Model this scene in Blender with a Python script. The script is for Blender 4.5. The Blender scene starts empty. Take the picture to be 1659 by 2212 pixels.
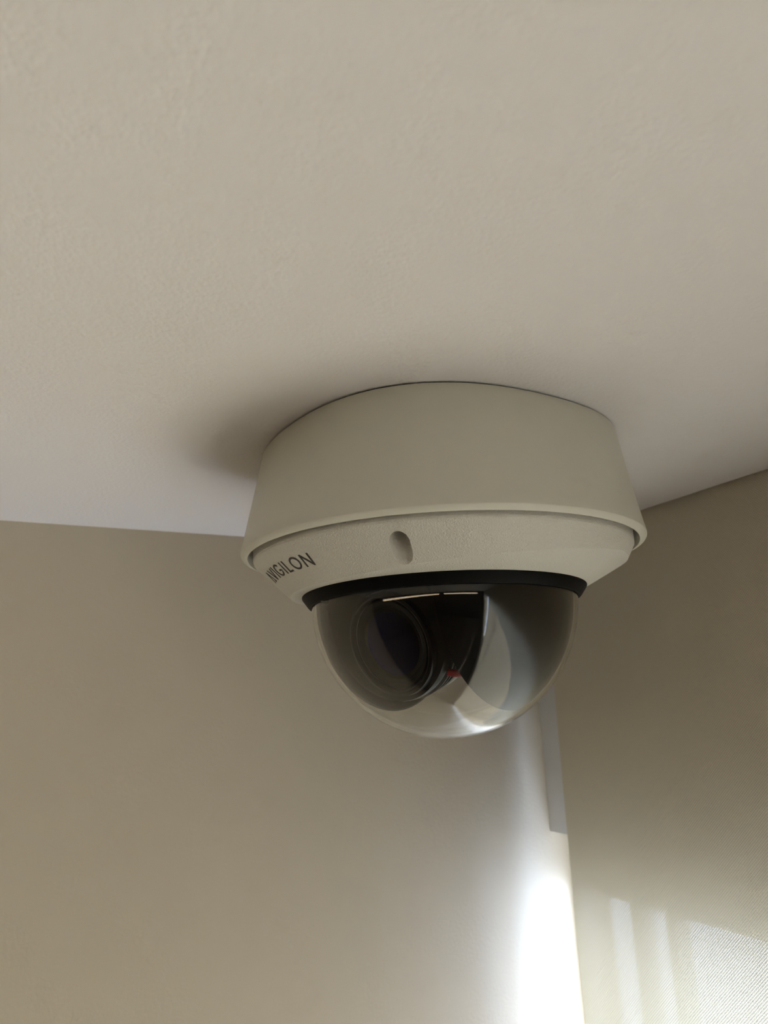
import bpy, bmesh, math, random
from mathutils import Vector, Matrix

# ------------------------------------------------------------------ camera, world, exposure
scene = bpy.context.scene
COL = scene.collection
ZC = 2.6                                   # ceiling height
AZ = 0.55465                               # turn of the dome camera against the room
DEV = Vector((-0.1660, -0.1750, ZC))       # where the dome camera hangs (corner of blind and wall is 0,0)
ROT = Matrix.Rotation(-AZ, 3, 'Z')

def to_room(v):
    return DEV + ROT @ Vector(v)

F_PX, PITCH, ROLL, YAW, DIST, DROP = 1600.0, 0.254475, -0.040224, -0.074826, 0.297773, 0.102038
cp, sp = math.cos(PITCH), math.sin(PITCH)
fw = Vector((math.sin(YAW)*cp, math.cos(YAW)*cp, sp))
rt = Vector((math.cos(YAW), -math.sin(YAW), 0))
up = rt.cross(fw)
r2 = rt*math.cos(ROLL) + up*math.sin(ROLL)
u2 = -rt*math.sin(ROLL) + up*math.cos(ROLL)
r2, u2, fw = ROT @ r2, ROT @ u2, ROT @ fw
cd = bpy.data.cameras.new('photo_camera')
cam = bpy.data.objects.new('photo_camera', cd)
COL.objects.link(cam)
m = Matrix((r2, u2, -fw)).transposed().to_4x4()
m.translation = to_room((0, -DIST, -DROP))
cam.matrix_world = m
cd.sensor_fit = 'VERTICAL'
cd.sensor_height = 36.0
cd.lens = F_PX/2212*36.0
cd.clip_start = 0.01
cd.dof.use_dof = True
cd.dof.focus_distance = 0.262
cd.dof.aperture_fstop = 17.0
scene.camera = cam

w = bpy.data.worlds.new('daylight')
scene.world = w
w.use_nodes = True
bg = w.node_tree.nodes['Background']
bg.inputs['Color'].default_value = (0.58, 0.73, 1.0, 1)
bg.inputs['Strength'].default_value = 3.7

def portal(x, y, z, sy, sz):               # guides the sky light through a window opening
    l = bpy.data.lights.new('window_portal', 'AREA')
    l.shape = 'RECTANGLE'; l.size = sz; l.size_y = sy
    l.cycles.is_portal = True
    o = bpy.data.objects.new('window_portal', l)
    COL.objects.link(o)
    o.location = (x, y, z)
    o.rotation_euler = (0, math.radians(90), 0)      # faces -X, into the room
    return o
portal(0.072, -1.0, 1.656, 2.0, 1.51)
portal(0.072, -3.45, 1.656, 2.3, 1.51)

sun_data = bpy.data.lights.new('sun', 'SUN')
sun_data.energy = 14.0
sun_data.angle = math.radians(0.6)
sun_data.color = (1.0, 0.95, 0.86)
sun = bpy.data.objects.new('sun', sun_data)
COL.objects.link(sun)
SUN_DIR = Vector((-0.43, -0.20, -0.88))     # the way the sunlight travels
sun.rotation_euler = SUN_DIR.to_track_quat('-Z', 'Y').to_euler()

scene.view_settings.view_transform = 'Standard'
scene.view_settings.look = 'None'
scene.view_settings.exposure = 1.9
scene.view_settings.gamma = 1.0
scene.view_settings.use_curve_mapping = False
scene.cycles.max_bounces = 10
scene.cycles.diffuse_bounces = 4
scene.cycles.glossy_bounces = 4
scene.cycles.transmission_bounces = 9
scene.cycles.adaptive_threshold = 0.08
scene.cycles.adaptive_min_samples = 20
scene.cycles.caustics_reflective = False
scene.cycles.transparent_max_bounces = 8

# ------------------------------------------------------------------ materials
def new_mat(name):
    mt = bpy.data.materials.new(name)
    mt.use_nodes = True
    nt = mt.node_tree
    return mt, nt, nt.nodes['Principled BSDF']

def paint(name, col, rough=0.6, spec=0.4, bump=None, mottle=0.03, mscale=6.0, metallic=0.0):
    """bump: list of (scale, distance, detail)"""
    mt, nt, b = new_mat(name)
    N, L = nt.nodes, nt.links
    tc = N.new('ShaderNodeTexCoord')
    b.inputs['Roughness'].default_value = rough
    b.inputs['Specular IOR Level'].default_value = spec
    b.inputs['Metallic'].default_value = metallic
    nz = N.new('ShaderNodeTexNoise'); nz.inputs['Scale'].default_value = mscale; nz.inputs['Detail'].default_value = 4
    L.new(tc.outputs['Object'], nz.inputs['Vector'])
    rp = N.new('ShaderNodeValToRGB')
    rp.color_ramp.elements[0].position = 0.3; rp.color_ramp.elements[1].position = 0.7
    rp.color_ramp.elements[0].color = tuple(c*(1-mottle) for c in col) + (1,)
    rp.color_ramp.elements[1].color = tuple(min(1, c*(1+mottle)) for c in col) + (1,)
    L.new(nz.outputs['Fac'], rp.inputs['Fac'])
    L.new(rp.outputs['Color'], b.inputs['Base Color'])
    prev = None
    for sc, dist, det in (bump or []):
        n2 = N.new('ShaderNodeTexNoise'); n2.inputs['Scale'].default_value = sc; n2.inputs['Detail'].default_value = det
        L.new(tc.outputs['Object'], n2.inputs['Vector'])
        bp = N.new('ShaderNodeBump'); bp.inputs['Distance'].default_value = dist; bp.inputs['Strength'].default_value = 1.0
        L.new(n2.outputs['Fac'], bp.inputs['Height'])
        if prev: L.new(prev.outputs['Normal'], bp.inputs['Normal'])
        prev = bp
    if prev: L.new(prev.outputs['Normal'], b.inputs['Normal'])
    return mt

M = {}
M['ceiling'] = paint('ceiling_paint', (0.86, 0.825, 0.82), 0.75, 0.25, [(600, 0.00022, 1.5)], 0.02, 5)
M['wall'] = paint('beige_wall_paint', (0.56, 0.495, 0.395), 0.6, 0.3, [(500, 0.00015, 1.5)], 0.02, 4)
M['reveal'] = paint('white_wall_paint', (0.75, 0.74, 0.72), 0.6, 0.3)
M['floor'] = paint('floor_carpet', (0.12, 0.108, 0.095), 0.9, 0.1, [(300, 0.002, 2)], 0.1, 30)
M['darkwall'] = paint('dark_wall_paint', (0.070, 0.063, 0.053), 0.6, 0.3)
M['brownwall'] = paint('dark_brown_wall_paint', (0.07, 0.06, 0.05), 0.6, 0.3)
M['frame'] = paint('window_frame_paint', (0.62, 0.61, 0.58), 0.4, 0.4)
M['base'] = paint('device_base_paint', (0.66, 0.635, 0.55), 0.45, 0.4, [(1500, 0.00002, 1)], 0.015, 40)
nt = M['base'].node_tree
N, L = nt.nodes, nt.links
vo = N.new('ShaderNodeTexVoronoi'); vo.inputs['Scale'].default_value = 130
tcb = N.new('ShaderNodeTexCoord'); mpb = N.new('ShaderNodeMapping'); mpb.inputs['Scale'].default_value = (1, 1, 0.45)
L.new(tcb.outputs['Object'], mpb.inputs['Vector']); L.new(mpb.outputs['Vector'], vo.inputs['Vector'])
lt = N.new('ShaderNodeMath'); lt.operation = 'LESS_THAN'; lt.inputs[1].default_value = 0.035
L.new(vo.outputs['Distance'], lt.inputs[0])
sp_ = N.new('ShaderNodeSeparateColor'); L.new(vo.outputs['Color'], sp_.inputs[0])
gt = N.new('ShaderNodeMath'); gt.operation = 'GREATER_THAN'; gt.inputs[1].default_value = 0.8
L.new(sp_.outputs[0], gt.inputs[0])
mu = N.new('ShaderNodeMath'); mu.operation = 'MULTIPLY'; L.new(lt.outputs[0], mu.inputs[0]); L.new(gt.outputs[0], mu.inputs[1])
mxb = N.new('ShaderNodeMix'); mxb.data_type = 'RGBA'
bb_ = N['Principled BSDF']; srcl = bb_.inputs['Base Color'].links[0].from_socket
L.new(mu.outputs[0], mxb.inputs['Factor']); L.new(srcl, mxb.inputs[6]); mxb.inputs[7].default_value = (0.42, 0.40, 0.34, 1)
L.new(mxb.outputs[2], bb_.inputs['Base Color'])
M['trim'] = paint('device_trim_texture', (0.66, 0.63, 0.57), 0.45, 0.4, [(2000, 0.00028, 1.0)], 0.01, 40)
M['black'] = paint('black_rubber', (0.0035, 0.0035, 0.0035), 0.5, 0.08, None, 0.2, 150)
M['gasket'] = paint('dark_gasket', (0.05, 0.04, 0.032), 0.8, 0.1)
M['ink'] = paint('charcoal_print', (0.045, 0.042, 0.042), 0.5, 0.3)
M['liner'] = paint('dark_liner', (0.004, 0.004, 0.004), 0.4, 0.12)
M['plate'] = paint('black_inner_plate', (0.004, 0.004, 0.004), 0.6, 0.2)
M['barrel'] = paint('black_barrel', (0.006, 0.006, 0.007), 0.3, 0.35)
M['bezel'] = paint('dark_bezel', (0.007, 0.0067, 0.006), 0.3, 0.22)
M['grey_ring'] = paint('pale_grey_plastic', (0.45, 0.45, 0.45), 0.4, 0.4)
M['red'] = paint('red_reflection', (0.35, 0.02, 0.025), 0.4, 0.4)  # colour of the tube that stands in for a reflection
M['metal'] = paint('dark_screw_steel', (0.10, 0.10, 0.095), 0.35, 0.5, None, 0.02, 200, 0.8)
M['alu'] = paint('satin_aluminium', (0.6, 0.6, 0.6), 0.35, 0.5, None, 0.02, 50, 1.0)

mt, nt, b = new_mat('clear_dome_plastic')
b.inputs['Base Color'].default_value = (0.88, 0.88, 0.86, 1)
b.inputs['Roughness'].default_value = 0.0
b.inputs['IOR'].default_value = 1.45
b.inputs['Transmission Weight'].default_value = 1.0
M['dome'] = mt

mt, nt, b = new_mat('coated_lens')
N, L = nt.nodes, nt.links
lw = N.new('ShaderNodeLayerWeight'); lw.inputs['Blend'].default_value = 0.35
rp = N.new('ShaderNodeValToRGB')
rp.color_ramp.elements[0].color = (0.003, 0.003, 0.004, 1)
rp.color_ramp.elements[1].color = (0.02, 0.02, 0.13, 1)
rp.color_ramp.elements[1].position = 0.7
b.inputs['Specular IOR Level'].default_value = 0.2
L.new(lw.outputs['Facing'], rp.inputs['Fac'])
L.new(rp.outputs['Color'], b.inputs['Base Color'])
b.inputs['Roughness'].default_value = 0.03
M['lens'] = mt

mt, nt, b = new_mat('window_glass')
N, L = nt.nodes, nt.links
tr = N.new('ShaderNodeBsdfTransparent'); gl = N.new('ShaderNodeBsdfGlossy')
gl.inputs['Roughness'].default_value = 0.0
mx = N.new('ShaderNodeMixShader')
mx.inputs['Fac'].default_value = 0.05
L.new(tr.outputs[0], mx.inputs[1]); L.new(gl.outputs[0], mx.inputs[2])
L.new(mx.outputs[0], N['Material Output'].inputs['Surface'])
M['glass'] = mt

# woven screen fabric: diffuse + translucent threads, with small open holes
mt, nt, b = new_mat('woven_screen_fabric')
N, L = nt.nodes, nt.links
N.remove(b)
tc = N.new('ShaderNodeTexCoord'); sx = N.new('ShaderNodeSeparateXYZ')
L.new(tc.outputs['Object'], sx.inputs[0])
PITCHF = 0.0014
def mth(op, a, bb=None, c=None):
    n = N.new('ShaderNodeMath'); n.operation = op
    for i, v in enumerate((a, bb, c)):
        if v is None: continue
        if isinstance(v, (int, float)): n.inputs[i].default_value = v
        else: L.new(v, n.inputs[i])
    return n.outputs[0]
sy = mth('SINE', mth('MULTIPLY', sx.outputs['Y'], 2*math.pi/PITCHF))
sz = mth('SINE', mth('MULTIPLY', sx.outputs['Z'], 2*math.pi/PITCHF))
pat = mth('MULTIPLY', sy, sz)                                # -1..1 basket weave
pat01 = mth('MULTIPLY_ADD', pat, 0.5, 0.5)
def ramp(fac, c0, c1, p0=0.0, p1=1.0):
    r = N.new('ShaderNodeValToRGB')
    r.color_ramp.elements[0].position = p0; r.color_ramp.elements[1].position = p1
    r.color_ramp.elements[0].color = c0; r.color_ramp.elements[1].color = c1
    L.new(fac, r.inputs['Fac']); return r.outputs['Color']
dif = N.new('ShaderNodeBsdfDiffuse'); trl = N.new('ShaderNodeBsdfTranslucent'); trn = N.new('ShaderNodeBsdfTransparent')
L.new(ramp(pat01, (0.66, 0.60, 0.49, 1), (0.96, 0.89, 0.75, 1)), dif.inputs['Color'])
L.new(ramp(pat01, (0.30, 0.25, 0.17, 1), (1.0, 0.85, 0.56, 1)), trl.inputs['Color'])
bp = N.new('ShaderNodeBump'); bp.inputs['Distance'].default_value = 0.0003
L.new(pat01, bp.inputs['Height']); L.new(bp.outputs['Normal'], dif.inputs['Normal'])
m1 = N.new('ShaderNodeMixShader'); m1.inputs['Fac'].default_value = 0.18
L.new(dif.outputs[0], m1.inputs[1]); L.new(trl.outputs[0], m1.inputs[2])
m2 = N.new('ShaderNodeMixShader')
hole = mth('MULTIPLY', mth('GREATER_THAN', pat01, 0.86), 0.16)
L.new(hole, m2.inputs['Fac']); L.new(m1.outputs[0], m2.inputs[1]); L.new(trn.outputs[0], m2.inputs[2])
L.new(m2.outputs[0], N['Material Output'].inputs['Surface'])
M['fabric'] = mt

def emit(name, col, s):
    mt, nt, b = new_mat(name)
    b.inputs['Base Color'].default_value = (0.02, 0.02, 0.02, 1)
    b.inputs['Emission Color'].default_value = col + (1,)
    b.inputs['Emission Strength'].default_value = s
    return mt

# ------------------------------------------------------------------ mesh helpers
def link(name, me, mat, parent=None, smooth=None):
    if mat is not None: me.materials.append(M[mat] if isinstance(mat, str) else mat)
    if smooth is not None:
        for p in me.polygons: p.use_smooth = True
        me.set_sharp_from_angle(angle=math.radians(smooth))
    o = bpy.data.objects.new(name, me)
    COL.objects.link(o)
    if parent: o.parent = parent
    return o

def from_bm(name, bm, mat, parent=None, smooth=None):
    bmesh.ops.recalc_face_normals(bm, faces=bm.faces)
    me = bpy.data.meshes.new(name); bm.to_mesh(me); bm.free()
    return link(name, me, mat, parent, smooth)

def add_box(bm, x0, x1, y0, y1, z0, z1):
    r = bmesh.ops.create_cube(bm, size=1)
    for v in r['verts']:
        v.co = Vector((x0 + (v.co.x+.5)*(x1-x0), y0 + (v.co.y+.5)*(y1-y0), z0 + (v.co.z+.5)*(z1-z0)))

def box_obj(name, boxes, mat, parent=None, bevel=0.0):
    bm = bmesh.new()
    for bx in boxes: add_box(bm, *bx)
    if bevel:
        bmesh.ops.bevel(bm, geom=list(bm.edges), offset=bevel, segments=2, affect='EDGES', profile=0.5)
    return from_bm(name, bm, mat, parent, 40 if bevel else None)

def lathe_bm(profile, n=128, closed=True, axis=None, origin=None, fn=None):
    """profile: list of (r, z); closed loops the profile; fn(theta, k, r, z) may move a point"""
    bm = bmesh.new()
    rings = []
    for k, (r, z) in enumerate(profile):
        if r < 1e-7 and fn is None:
            rings.append([bm.verts.new((0, 0, z))]); continue
        ring = []
        for i in range(n):
            t = 2*math.pi*i/n
            co = fn(t, k, r, z) if fn else (r*math.cos(t), r*math.sin(t), z)
            ring.append(bm.verts.new(co))
        rings.append(ring)
    pairs = list(zip(rings[:-1], rings[1:]))
    if closed: pairs.append((rings[-1], rings[0]))
    for a, c in pairs:
        if len(a) == 1 and len(c) == 1: continue
        for i in range(n):
            j = (i+1) % n
            if len(a) == 1: bm.faces.new((a[0], c[i], c[j]))
            elif len(c) == 1: bm.faces.new((a[i], c[0], a[j]))
            else: bm.faces.new((a[i], c[i], c[j], a[j]))
    if axis is not None:
        q = Vector((0, 0, 1)).rotation_difference(Vector(axis))
        bmesh.ops.rotate(bm, verts=bm.verts, matrix=q.to_matrix(), cent=(0, 0, 0))
    if origin is not None:
        bmesh.ops.translate(bm, verts=bm.verts, vec=origin)
    return bm

def tube_bm(pts, rad, n=10):
    bm = bmesh.new()
    pts = [Vector(p) for p in pts]
    prev = None; rings = []
    for i, p in enumerate(pts):
        d = (pts[min(i+1, len(pts)-1)] - pts[max(i-1, 0)]).normalized()
        a = d.orthogonal().normalized() if prev is None else (prev - d*prev.dot(d)).normalized()
        prev = a; c = d.cross(a)
        rings.append([bm.verts.new(p + rad*(a*math.cos(2*math.pi*k/n) + c*math.sin(2*math.pi*k/n))) for k in range(n)])
    for a, c in zip(rings[:-1], rings[1:]):
        for k in range(n):
            bm.faces.new((a[k], a[(k+1) % n], c[(k+1) % n], c[k]))
    bm.faces.new(rings[0]); bm.faces.new(list(reversed(rings[-1])))
    return bm

def empty(name, loc, label=None, cat=None, kind=None, rz=0.0):
    o = bpy.data.objects.new(name, None)
    COL.objects.link(o)
    o.location = loc; o.rotation_euler = (0, 0, rz)
    if label: o['label'] = label
    if cat: o['category'] = cat
    if kind: o['kind'] = kind
    return o

def tag(o, label, cat, kind=None):
    o['label'] = label; o['category'] = cat
    if kind: o['kind'] = kind
    return o

def struct(o, label, cat):
    return tag(o, label, cat, 'structure')

# ------------------------------------------------------------------ the room
X0, Y0 = -4.5, -7.0        # far ends of the room
XW = 0.016                 # room face of the header above the window
XO = 0.062                 # outer face of the window wall
ZH = ZC - 0.1885           # underside of the header
ZS = 0.90                  # sill
W1 = (-2.0, 0.0); W2 = (-4.6, -2.3)

struct(box_obj('floor', [(X0, XO, Y0, 0.2, -0.1, 0)], 'floor'), 'carpeted floor of the room', 'floor')
# ceiling board with the slot the blind drops out of, pocket above it
struct(box_obj('ceiling', [(X0, -0.0025, Y0, 0.0, ZC, ZC+0.008),
                           (X0, -0.07, Y0, 0.0, ZC+0.008, ZC+0.15),
                           (-0.07, XO, Y0, 0.0, ZC+0.10, ZC+0.15)], 'ceiling'),
       'off-white ceiling with a fine orange-peel texture', 'ceiling')
struct(box_obj('wall_left', [(X0, XO, 0.0, 0.2, 0, ZC+0.15)], 'wall'), 'smooth beige wall behind the dome camera', 'wall')
struct(box_obj('wall_right', [(XW, XO, Y0, 0.0, ZH, ZC+0.10), (XW, XO, Y0, 0.0, 0, ZS),
                              (XW, XO, W2[1], W1[0], ZS, ZH), (XW, XO, Y0, W2[0], ZS, ZH)], 'reveal'),
       'window wall with a header above the openings, behind the blind', 'wall')
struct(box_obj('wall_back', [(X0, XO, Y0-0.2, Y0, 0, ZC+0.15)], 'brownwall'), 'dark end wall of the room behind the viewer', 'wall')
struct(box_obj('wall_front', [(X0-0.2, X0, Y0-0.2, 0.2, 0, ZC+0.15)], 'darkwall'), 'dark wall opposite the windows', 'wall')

def window(name, ya, yb, bars, label):
    e = empty(name, (0.03, (ya+yb)/2, ZS), label, 'window', 'structure')
    oy = (ya+yb)/2
    def part(nm, y0, y1, z0, z1, x0=0.0, x1=0.012, mat='frame'):
        o = box_obj(nm, [(x0, x1, y0-oy, y1-oy, z0-ZS, z1-ZS)], mat, e, 0.001 if mat == 'frame' else 0)
        return o
    part('frame_head', ya, yb, ZC-0.2244, ZH)
    part('frame_sill', ya, yb, ZS, ZS+0.05)
    for y0, y1 in bars:
        part('frame_bar', y0, y1, ZS+0.05, ZC-0.2244)
    ends = sorted(bars)
    for (a0, a1), (b0, b1) in zip(ends[:-1], ends[1:]):
        part('glass_pane', a1, b0, ZS+0.05, ZC-0.2244, 0.004, 0.006, 'glass')
    return e
window('window_1', W1[0], W1[1], [(-0.006, 0.0), (-0.059, -0.0515), (-0.086, -0.079), (-1.02, -0.98), (-2.0, -1.96)],
       'window behind the woven blind beside the beige wall')
window('window_2', W2[0], W2[1], [(-2.34, -2.3), (-3.47, -3.43), (-4.6, -4.56)],
       'second window further along the window wall, behind the viewer')

def blind(name, y0, y1, zb, label):
    e = empty(name, (0, (y0+y1)/2, zb), label, 'blind')
    oy = (y0+y1)/2
    bm = bmesh.new()
    ny, nz = 24, 24
    g = [[bm.verts.new((0.0004*math.sin(j*1.3+i*0.4), y0-oy+(y1-y0)*i/ny, (ZC+0.03-zb)*j/nz)) for i in range(ny+1)] for j in range(nz+1)]
    for j in range(nz):
        for i in range(ny): bm.faces.new((g[j][i], g[j][i+1], g[j+1][i+1], g[j+1][i]))
    from_bm('blind_fabric', bm, 'fabric', e, 60)
    bm = lathe_bm([(0.0, 0), (0.022, 0), (0.022, y1-y0), (0.0, y1-y0)], 32, False, (0, 1, 0), (-0.022, y0-oy, ZC+0.045-zb))
    from_bm('roller_tube', bm, 'alu', e, 40)
    box_obj('bottom_bar', [(-0.004, 0.004, y0-oy, y1-oy, -0.025, 0.0)], 'alu', e, 0.001)
    return e
blind('roller_blind', -1.97, -0.037, 0.95, 'beige woven screen roller blind hanging close to the corner, right of the dome camera')
blind('roller_blind', -4.57, -2.33, 0.95, 'second woven roller blind further along the window wall')

# warm linear lamps high on the far walls (the bubble mirrors them)
M['lamp_glow'] = emit('warm_lamp_glow', (1.0, 0.78, 0.52), 1.6)
def cove_lamp(loc, length, rz, label):
    e = empty('linear_lamp', loc, label, 'lamp', None, rz)
    box_obj('housing', [(-0.03, 0.0, -length/2, length/2, -0.07, 0.07)], 'alu', e, 0.004)
    box_obj('diffuser', [(0.0, 0.012, -length/2+0.02, length/2-0.02, -0.055, 0.055)], 'lamp_glow', e, 0.003)
    return e
cove_lamp((X0+0.045, -3.6, 2.42), 5.6, 0.0, 'long warm linear lamp high on the wall opposite the windows')
cove_lamp((-2.4, Y0+0.045, 2.42), 3.6, math.radians(90), 'shorter warm linear lamp high on the dark end wall')

# ------------------------------------------------------------------ the dome camera
dc = empty('dome_camera', DEV, 'off-white dome security camera with a clear bubble mounted on the ceiling', 'camera', None, -AZ)
dc.location = DEV
R, ZD = 0.05256, -0.06309

def top_r(t, z):                                   # base: rounded-square top running into a round lip
    k = max(0.0, min(1.0, 1 + z/0.043))
    return 0.0024*math.cos(4*(t + math.radians(98)))*k**1.3
prof = [(0.0, -0.0004), (0.0660, -0.0004), (0.0709, -0.0006), (0.0712, -0.0010)]
for i in range(1, 12):
    f = i/12; prof.append((0.0712 + (0.0800-0.0712)*f, -0.0010 - (0.0430-0.0010)*f))
prof += [(0.0801, -0.0432), (0.08005, -0.0439), (0.0797, -0.0444), (0.0778, -0.0453), (0.0775, -0.04545), (0.0773, -0.0453), (0.0773, -0.0340), (0.0, -0.0340)]
def base_fn(t, k, r, z):
    rr = r + (top_r(t, z)*min(1, r/0.066) if z > -0.0431 and r > 0.01 and k < len(prof)-2 else 0)
    return (rr*math.cos(t), rr*math.sin(t), z)
bm = lathe_bm(prof, 192, False, fn=base_fn)
bmesh.ops.remove_doubles(bm, verts=bm.verts, dist=1e-6)
from_bm('mounting_base', bm, 'base', dc, 30)
bm = lathe_bm([(0.0, 0.0), (0.0700, 0.0), (0.0700, -0.0009), (0.0, -0.0009)], 192, False,
              fn=lambda t, k, r, z: ((r + (top_r(t, 0) if r > 0.01 else 0))*math.cos(t), (r + (top_r(t, 0) if r > 0.01 else 0))*math.sin(t), z))
bmesh.ops.remove_doubles(bm, verts=bm.verts, dist=1e-6)
g = from_bm('ceiling_gasket', bm, 'gasket', dc)
g['label'] = 'thin dark seam against the ceiling'

# trim: cone with an angled crease and screw recesses
RT, ZT, RB, ZB = 0.0752, -0.0466, 0.0563, -0.0602
GK = [(-230, .42), (-200, .22), (-170, .16), (-128, .16), (-107, .22), (-89, .32), (-66, .46), (-49, .58), (-26, .76), (0, .80), (60, .68), (130, .42)]
def crease(td):
    td = (td + 230) % 360 - 230
    for (a, ga), (c, gc) in zip(GK[:-1], GK[1:]):
        if a <= td <= c: return ga + (gc-ga)*(td-a)/(c-a)
    return .42
SL = math.hypot(RT-RB, ZT-ZB)
NR, NZ = (ZT-ZB)/SL, -(RT-RB)/SL                    # outward normal of the cone (r, z)
BULGE = 0.0024
def cone_pt(t, u, h=0.0):
    g = crease(math.degrees(t))
    off = BULGE*(u/g if u < g else (1-u)/(1-g)) + h
    r = RB + (RT-RB)*u + NR*off
    z = ZB + (ZT-ZB)*u + NZ*off
    return (r*math.cos(t), r*math.sin(t), z)
US = [0, .04, .3, .5, .7, .9, .96, 1.0]
tp = [('u', 0.0), ('u', 0.2), ('u', 0.4), ('u', 0.6), ('u', 0.8), ('g', 0), ('h', .25), ('h', .5), ('h', .75), ('u2', 1.0)]
bm = bmesh.new()
n = 256; rings = []
def ring_at(f):
    return [bm.verts.new(f(2*math.pi*i/n)) for i in range(n)]
def uu(kind, f, t):
    g = crease(math.degrees(t))
    return f*g if kind == 'low' else g + (1-g)*f
for f in (0, .25, .5, .75): rings.append(ring_at(lambda t, f=f: cone_pt(t, uu('low', f, t))))
for f in (0, .2, .4, .6, .8, .97): rings.append(ring_at(lambda t, f=f: cone_pt(t, uu('up', f, t))))
for r, z in ((0.0752, -0.0462), (0.0752, -0.0360), (0.0480, -0.0360), (0.0480, -0.0597), (0.0556, -0.0602)):
    rings.append(ring_at(lambda t, r=r, z=z: (r*math.cos(t), r*math.sin(t), z)))
for a, c in zip(rings, rings[1:] + rings[:1]):
    for i in range(n):
        j = (i+1) % n
        bm.faces.new((a[i], a[j], c[j], c[i]))
bmesh.ops.recalc_face_normals(bm, faces=bm.faces)
tm = bpy.data.meshes.new('trim_cone'); bm.to_mesh(tm); bm.free()
trim = link('trim_cone', tm, 'trim', dc)
trim['label'] = 'textured cone shaped housing under the base'
# cut the screw recesses (upright slots)
SA = [math.radians(a) for a in (-100.5, 19.5, 139.5)]
bm = bmesh.new()
for a in SA:
    pr = []
    ca, sa = math.cos(a), math.sin(a)
    rad, c0, c1 = 0.0034, 0.0662, 0.0689
    for k in range(25):
        q = -math.pi/2 + math.pi*k/24; pr.append((c1 + rad*math.cos(q), rad*math.sin(q)))
    for k in range(25):
        q = math.pi/2 + math.pi*k/24; pr.append((c0 + rad*math.cos(q), rad*math.sin(q)))
    lo = [bm.verts.new((x*ca - y*sa, x*sa + y*ca, -0.070)) for x, y in pr]
    hi = [bm.verts.new((x*ca - y*sa, x*sa + y*ca, -0.0395)) for x, y in pr]
    for k in range(len(pr)):
        j = (k+1) % len(pr); bm.faces.new((lo[k], lo[j], hi[j], hi[k]))
    bm.faces.new(list(reversed(lo))); bm.faces.new(hi)
bmesh.ops.recalc_face_normals(bm, faces=bm.faces)
cm = bpy.data.meshes.new('cutter'); bm.to_mesh(cm); bm.free()
cut = bpy.data.objects.new('cutter', cm); COL.objects.link(cut)
cut.matrix_world = Matrix.Translation(DEV) @ Matrix.Rotation(-AZ, 4, 'Z')
md = trim.modifiers.new('recess', 'BOOLEAN'); md.operation = 'DIFFERENCE'; md.object = cut; md.solver = 'EXACT'
bpy.context.view_layer.update()
ev = trim.evaluated_get(bpy.context.evaluated_depsgraph_get())
nm = bpy.data.meshes.new_from_object(ev)
trim.modifiers.clear(); trim.data = nm
bpy.data.objects.remove(cut)
for p in nm.polygons: p.use_smooth = True
nm.set_sharp_from_angle(angle=math.radians(9))
for a in SA:
    bm = lathe_bm([(0, -0.0412), (0.0012, -0.0412), (0.0014, -0.0425), (0.0026, -0.0424), (0.0030, -0.0418), (0.0030, -0.0395), (0, -0.0395)], 24, False,
                  None, (0.0676*math.cos(a), 0.0676*math.sin(a), 0))
    s = from_bm('screw', bm, 'metal', dc, 30)

# lettering, stroke by stroke on the cone: unit square letters (x 0..w, y 0..1)
def arc(cx, cy, rx, ry, a0, a1, k=22):
    return [(cx + rx*math.cos(math.radians(a0+(a1-a0)*i/k)), cy + ry*math.sin(math.radians(a0+(a1-a0)*i/k))) for i in range(k+1)]
LET = {
    'A': (0.92, [[(0.06, 0.0), (0.46, 1.0)], [(0.46, 1.0), (0.86, 0.0)], [(0.86, 0.06), (0.56, 0.06)]]),
    'V': (0.92, [[(0.06, 1.0), (0.46, 0.0)], [(0.46, 0.0), (0.86, 1.0)]]),
    'I': (0.26, [[(0.13, 0.0), (0.13, 1.0)]]),
    'G': (1.02, [arc(0.5, 0.5, 0.42, 0.44, 42, 345), [(0.91, 0.40), (0.91, 0.46)], [(0.96, 0.46), (0.58, 0.46)]]),
    'L': (0.66, [[(0.14, 0.0), (0.14, 1.0)], [(0.08, 0.06), (0.62, 0.06)]]),
    'O': (1.10, [arc(0.55, 0.5, 0.44, 0.44, 0, 360, 36)]),
    'N': (0.98, [[(0.14, 0.0), (0.14, 1.0)], [(0.14, 0.96), (0.84, 0.04)], [(0.84, 0.0), (0.84, 1.0)]]),
}
word = 'AVIGILON'
wt = sum(LET[c][0] for c in word) + 0.16*(len(word)-1)
T0, T1, U0, U1 = math.radians(-165.0), math.radians(-129.5), 0.485, 0.72
lw_ = 0.135
xx = 0.0
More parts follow.
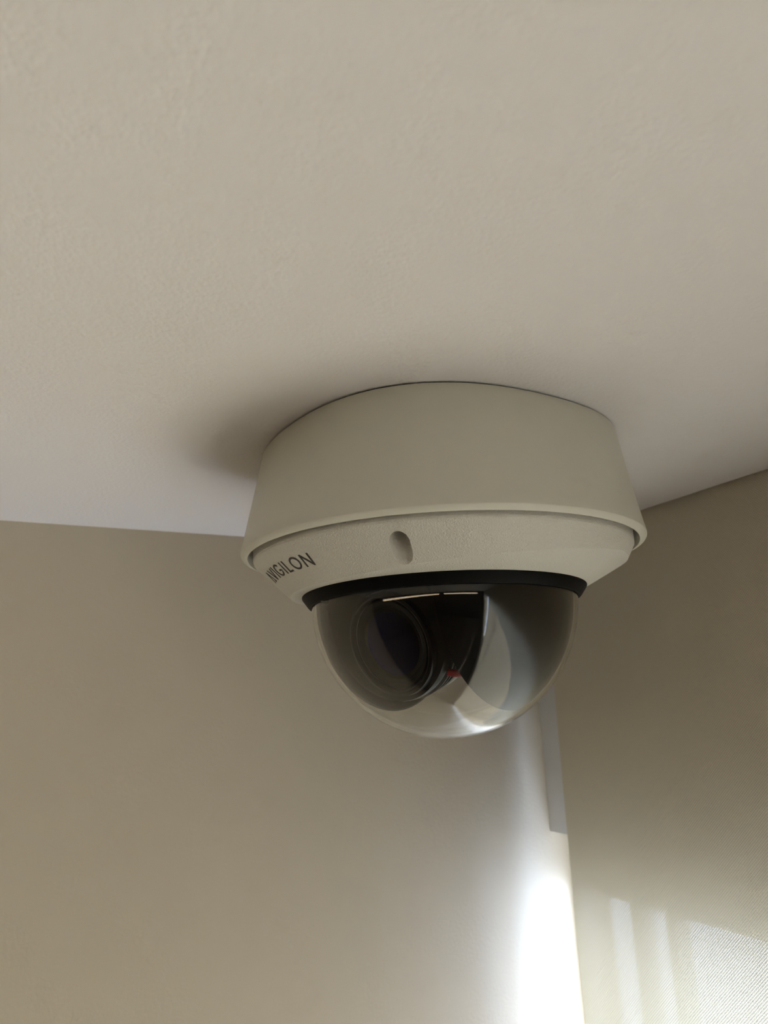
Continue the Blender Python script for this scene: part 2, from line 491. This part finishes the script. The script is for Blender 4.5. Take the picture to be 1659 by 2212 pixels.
for c in word:
    bm = bmesh.new()
    wd, strokes = LET[c]
    for st in strokes:
        pts = []
        for (a, bq) in zip(st[:-1], st[1:]):
            ns = max(1, int(math.hypot(bq[0]-a[0], bq[1]-a[1])/0.12))
            for i in range(ns): pts.append((a[0]+(bq[0]-a[0])*i/ns, a[1]+(bq[1]-a[1])*i/ns))
        pts.append(st[-1])
        lo_, hi_ = [], []
        for i, pnt in enumerate(pts):
            pa, pb = pts[max(i-1, 0)], pts[min(i+1, len(pts)-1)]
            if len(pts) > 30 and st[0] == st[-1] and i in (0, len(pts)-1): pa, pb = pts[-2], pts[1]
            dx, dy = pb[0]-pa[0], pb[1]-pa[1]; ll = math.hypot(dx, dy) or 1
            for sgn, arr in ((-1, lo_), (1, hi_)):
                x = xx + pnt[0] - sgn*dy/ll*lw_/2; y = pnt[1] + sgn*dx/ll*lw_/2
                y = max(0.0, min(1.0, y))
                t = T0 + (T1-T0)*x/wt; u = U0 + (U1-U0)*y
                arr.append((bm.verts.new(cone_pt(t, u, 0.00012)), bm.verts.new(cone_pt(t, u, -0.0001))))
        for i in range(len(pts)-1):
            a, bq, cc_, d = lo_[i], lo_[i+1], hi_[i+1], hi_[i]
            bm.faces.new((a[0], bq[0], cc_[0], d[0]))
            bm.faces.new((a[0], a[1], bq[1], bq[0])); bm.faces.new((d[0], cc_[0], cc_[1], d[1]))
    o = from_bm('letter', bm, 'ink', trim)
    xx += wd + 0.16

# black clamping ring
bm = lathe_bm([(0.0520, -0.0585), (0.0561, -0.0585), (0.0563, -0.0604), (0.0562, -0.0608), (0.0541, -0.0637), (0.0537, -0.0641), (0.0530, -0.0642), (0.0520, -0.0640)], 160)
o = from_bm('clamping_ring', bm, 'black', dc, 35); o['label'] = 'black clamping ring around the bubble'

# clear bubble: a thin shell
TH = 0.0014
pr = [(R-0.0002, -0.0590)]
for i in range(0, 49):
    a = math.pi/2*i/48; pr.append((R*math.cos(a) if i < 48 else 0.0, ZD - R*math.sin(a)))
for i in range(48, -1, -1):
    a = math.pi/2*i/48; pr.append(((R-TH)*math.cos(a) if i < 48 else 0.0, ZD - (R-TH)*math.sin(a)))
pr.append((R-TH, -0.0590))
bm = lathe_bm(pr, 160, True)
o = from_bm('bubble', bm, 'dome', dc, 50); o['label'] = 'clear plastic bubble'

# inside: plate, collar, two side liners, lens module
bm = lathe_bm([(0.0, -0.0600), (0.0500, -0.0600), (0.0500, -0.0592), (0.0, -0.0592)], 96, False)
from_bm('inner_plate', bm, 'plate', dc)
RI = R - TH - 0.0004
def liner(sign):
    nv = Vector((0.80, -0.60, 0.0))*sign
    D = 0.53*R
    # cap of a sphere below the ring, cut by the upright plane q.n = D, built as a 1 mm shell
    e1 = Vector((-nv.y, nv.x, 0)); e2 = Vector((0, 0, -1))
    bm = bmesh.new()
    amax = math.acos(D/RI)
    na, nb = 20, 48
    def grid(rad):
        rows = []
        for i in range(na+1):
            a = amax*i/na
            row = []
            for j in range(nb+1):
                ph = math.pi*j/nb
                q = nv*(rad*math.cos(a)) + e1*(rad*math.sin(a)*math.cos(ph)) + e2*(rad*math.sin(a)*math.sin(ph))
                row.append(bm.verts.new(q + Vector((0, 0, ZD+0.0003))))
            rows.append(row)
        return rows
    A_, B_ = grid(RI), grid(RI-0.0010)
    for rows in (A_, B_):
        for i in range(na):
            for j in range(nb): bm.faces.new((rows[i][j], rows[i][j+1], rows[i+1][j+1], rows[i+1][j]))
    for j in range(nb): bm.faces.new((A_[na][j], A_[na][j+1], B_[na][j+1], B_[na][j]))
    for i in range(na):
        for j in (0, nb): bm.faces.new((A_[i][j], A_[i+1][j], B_[i+1][j], B_[i][j]))
    bmesh.ops.remove_doubles(bm, verts=bm.verts, dist=1e-7)
    return from_bm('side_liner', bm, 'liner', dc, 40)
liner(1); liner(-1)

ax = Vector((-0.578, -0.753, -0.313)).normalized()
cen = Vector((0, 0, ZD))
lm = bpy.data.objects.new('lens_module', None); COL.objects.link(lm); lm.parent = dc
lm['label'] = 'black lens module facing left under the bubble'
def lens_part(name, prof, mat, n=96, closed=True, smooth=35):
    return from_bm(name, lathe_bm([(r*R, z*R) for r, z in prof], n, closed, ax, cen), mat, lm, smooth)
lens_part('bezel', [(0.0, 0.735), (0.49, 0.735), (0.515, 0.725), (0.525, 0.70), (0.525, 0.66), (0.0, 0.66)], 'bezel', closed=False)
lens_part('barrel', [(0.33, 0.66), (0.525, 0.655), (0.54, 0.64), (0.54, 0.615), (0.53, 0.61), (0.53, 0.595), (0.54, 0.59), (0.54, 0.565), (0.53, 0.56), (0.53, 0.545), (0.54, 0.54), (0.54, 0.515), (0.33, 0.51)], 'barrel')
lens_part('focus_ring', [(0.0, 0.40), (0.525, 0.40), (0.545, 0.42), (0.545, 0.495), (0.53, 0.508), (0.0, 0.508)], 'grey_ring', closed=False)
lens_part('rear_housing', [(0.0, -0.22), (0.36, -0.22), (0.47, -0.05), (0.53, 0.15), (0.54, 0.398), (0.0, 0.398)], 'plate', closed=False)
# the lens itself sits low in the bezel
side = Vector((0.80, -0.60, 0.0))
low = (Vector((0, 0, -1)) - ax*ax.dot(Vector((0, 0, -1)))).normalized()
lens_c = cen + side*(0.06*R) + low*(0.11*R)
def lens_low(name, prof, mat, closed=True, smooth=35):
    return from_bm(name, lathe_bm([(r*R, z*R) for r, z in prof], 96, closed, ax, lens_c), mat, lm, smooth)
lens_low('lens_hood', [(0.305, 0.70), (0.325, 0.775), (0.335, 0.78), (0.355, 0.775), (0.365, 0.73), (0.365, 0.70)], 'barrel')
lens_low('lens_ring', [(0.25, 0.735), (0.27, 0.755), (0.30, 0.76), (0.312, 0.75), (0.312, 0.735)], 'bezel')
gp = [(0.262*math.sin(math.radians(a)), 0.70+0.07*math.cos(math.radians(a))) for a in range(0, 91, 6)]
lens_low('front_glass', [(0.0, 0.77)] + gp[1:] + [(0.0, 0.70)], 'lens', closed=False)
# red tube beside the barrel, standing in for a red reflection on the bubble
kn = [Vector(v)*R for v in ((0.00, -0.66, -0.545), (0.06, -0.66, -0.555), (0.12, -0.62, -0.555), (0.19, -0.52, -0.52), (0.27, -0.36, -0.44), (0.36, -0.22, -0.28), (0.42, -0.12, 0.04))]
pts = []
for k in range(len(kn)-1):
    for q in range(4): pts.append(cen + kn[k].lerp(kn[k+1], q/4))
pts.append(cen + kn[-1])
from_bm('reflection_tube', tube_bm(pts, 0.0013), 'red', lm, 50)['label'] = 'red tube standing in for a reflection on the bubble'
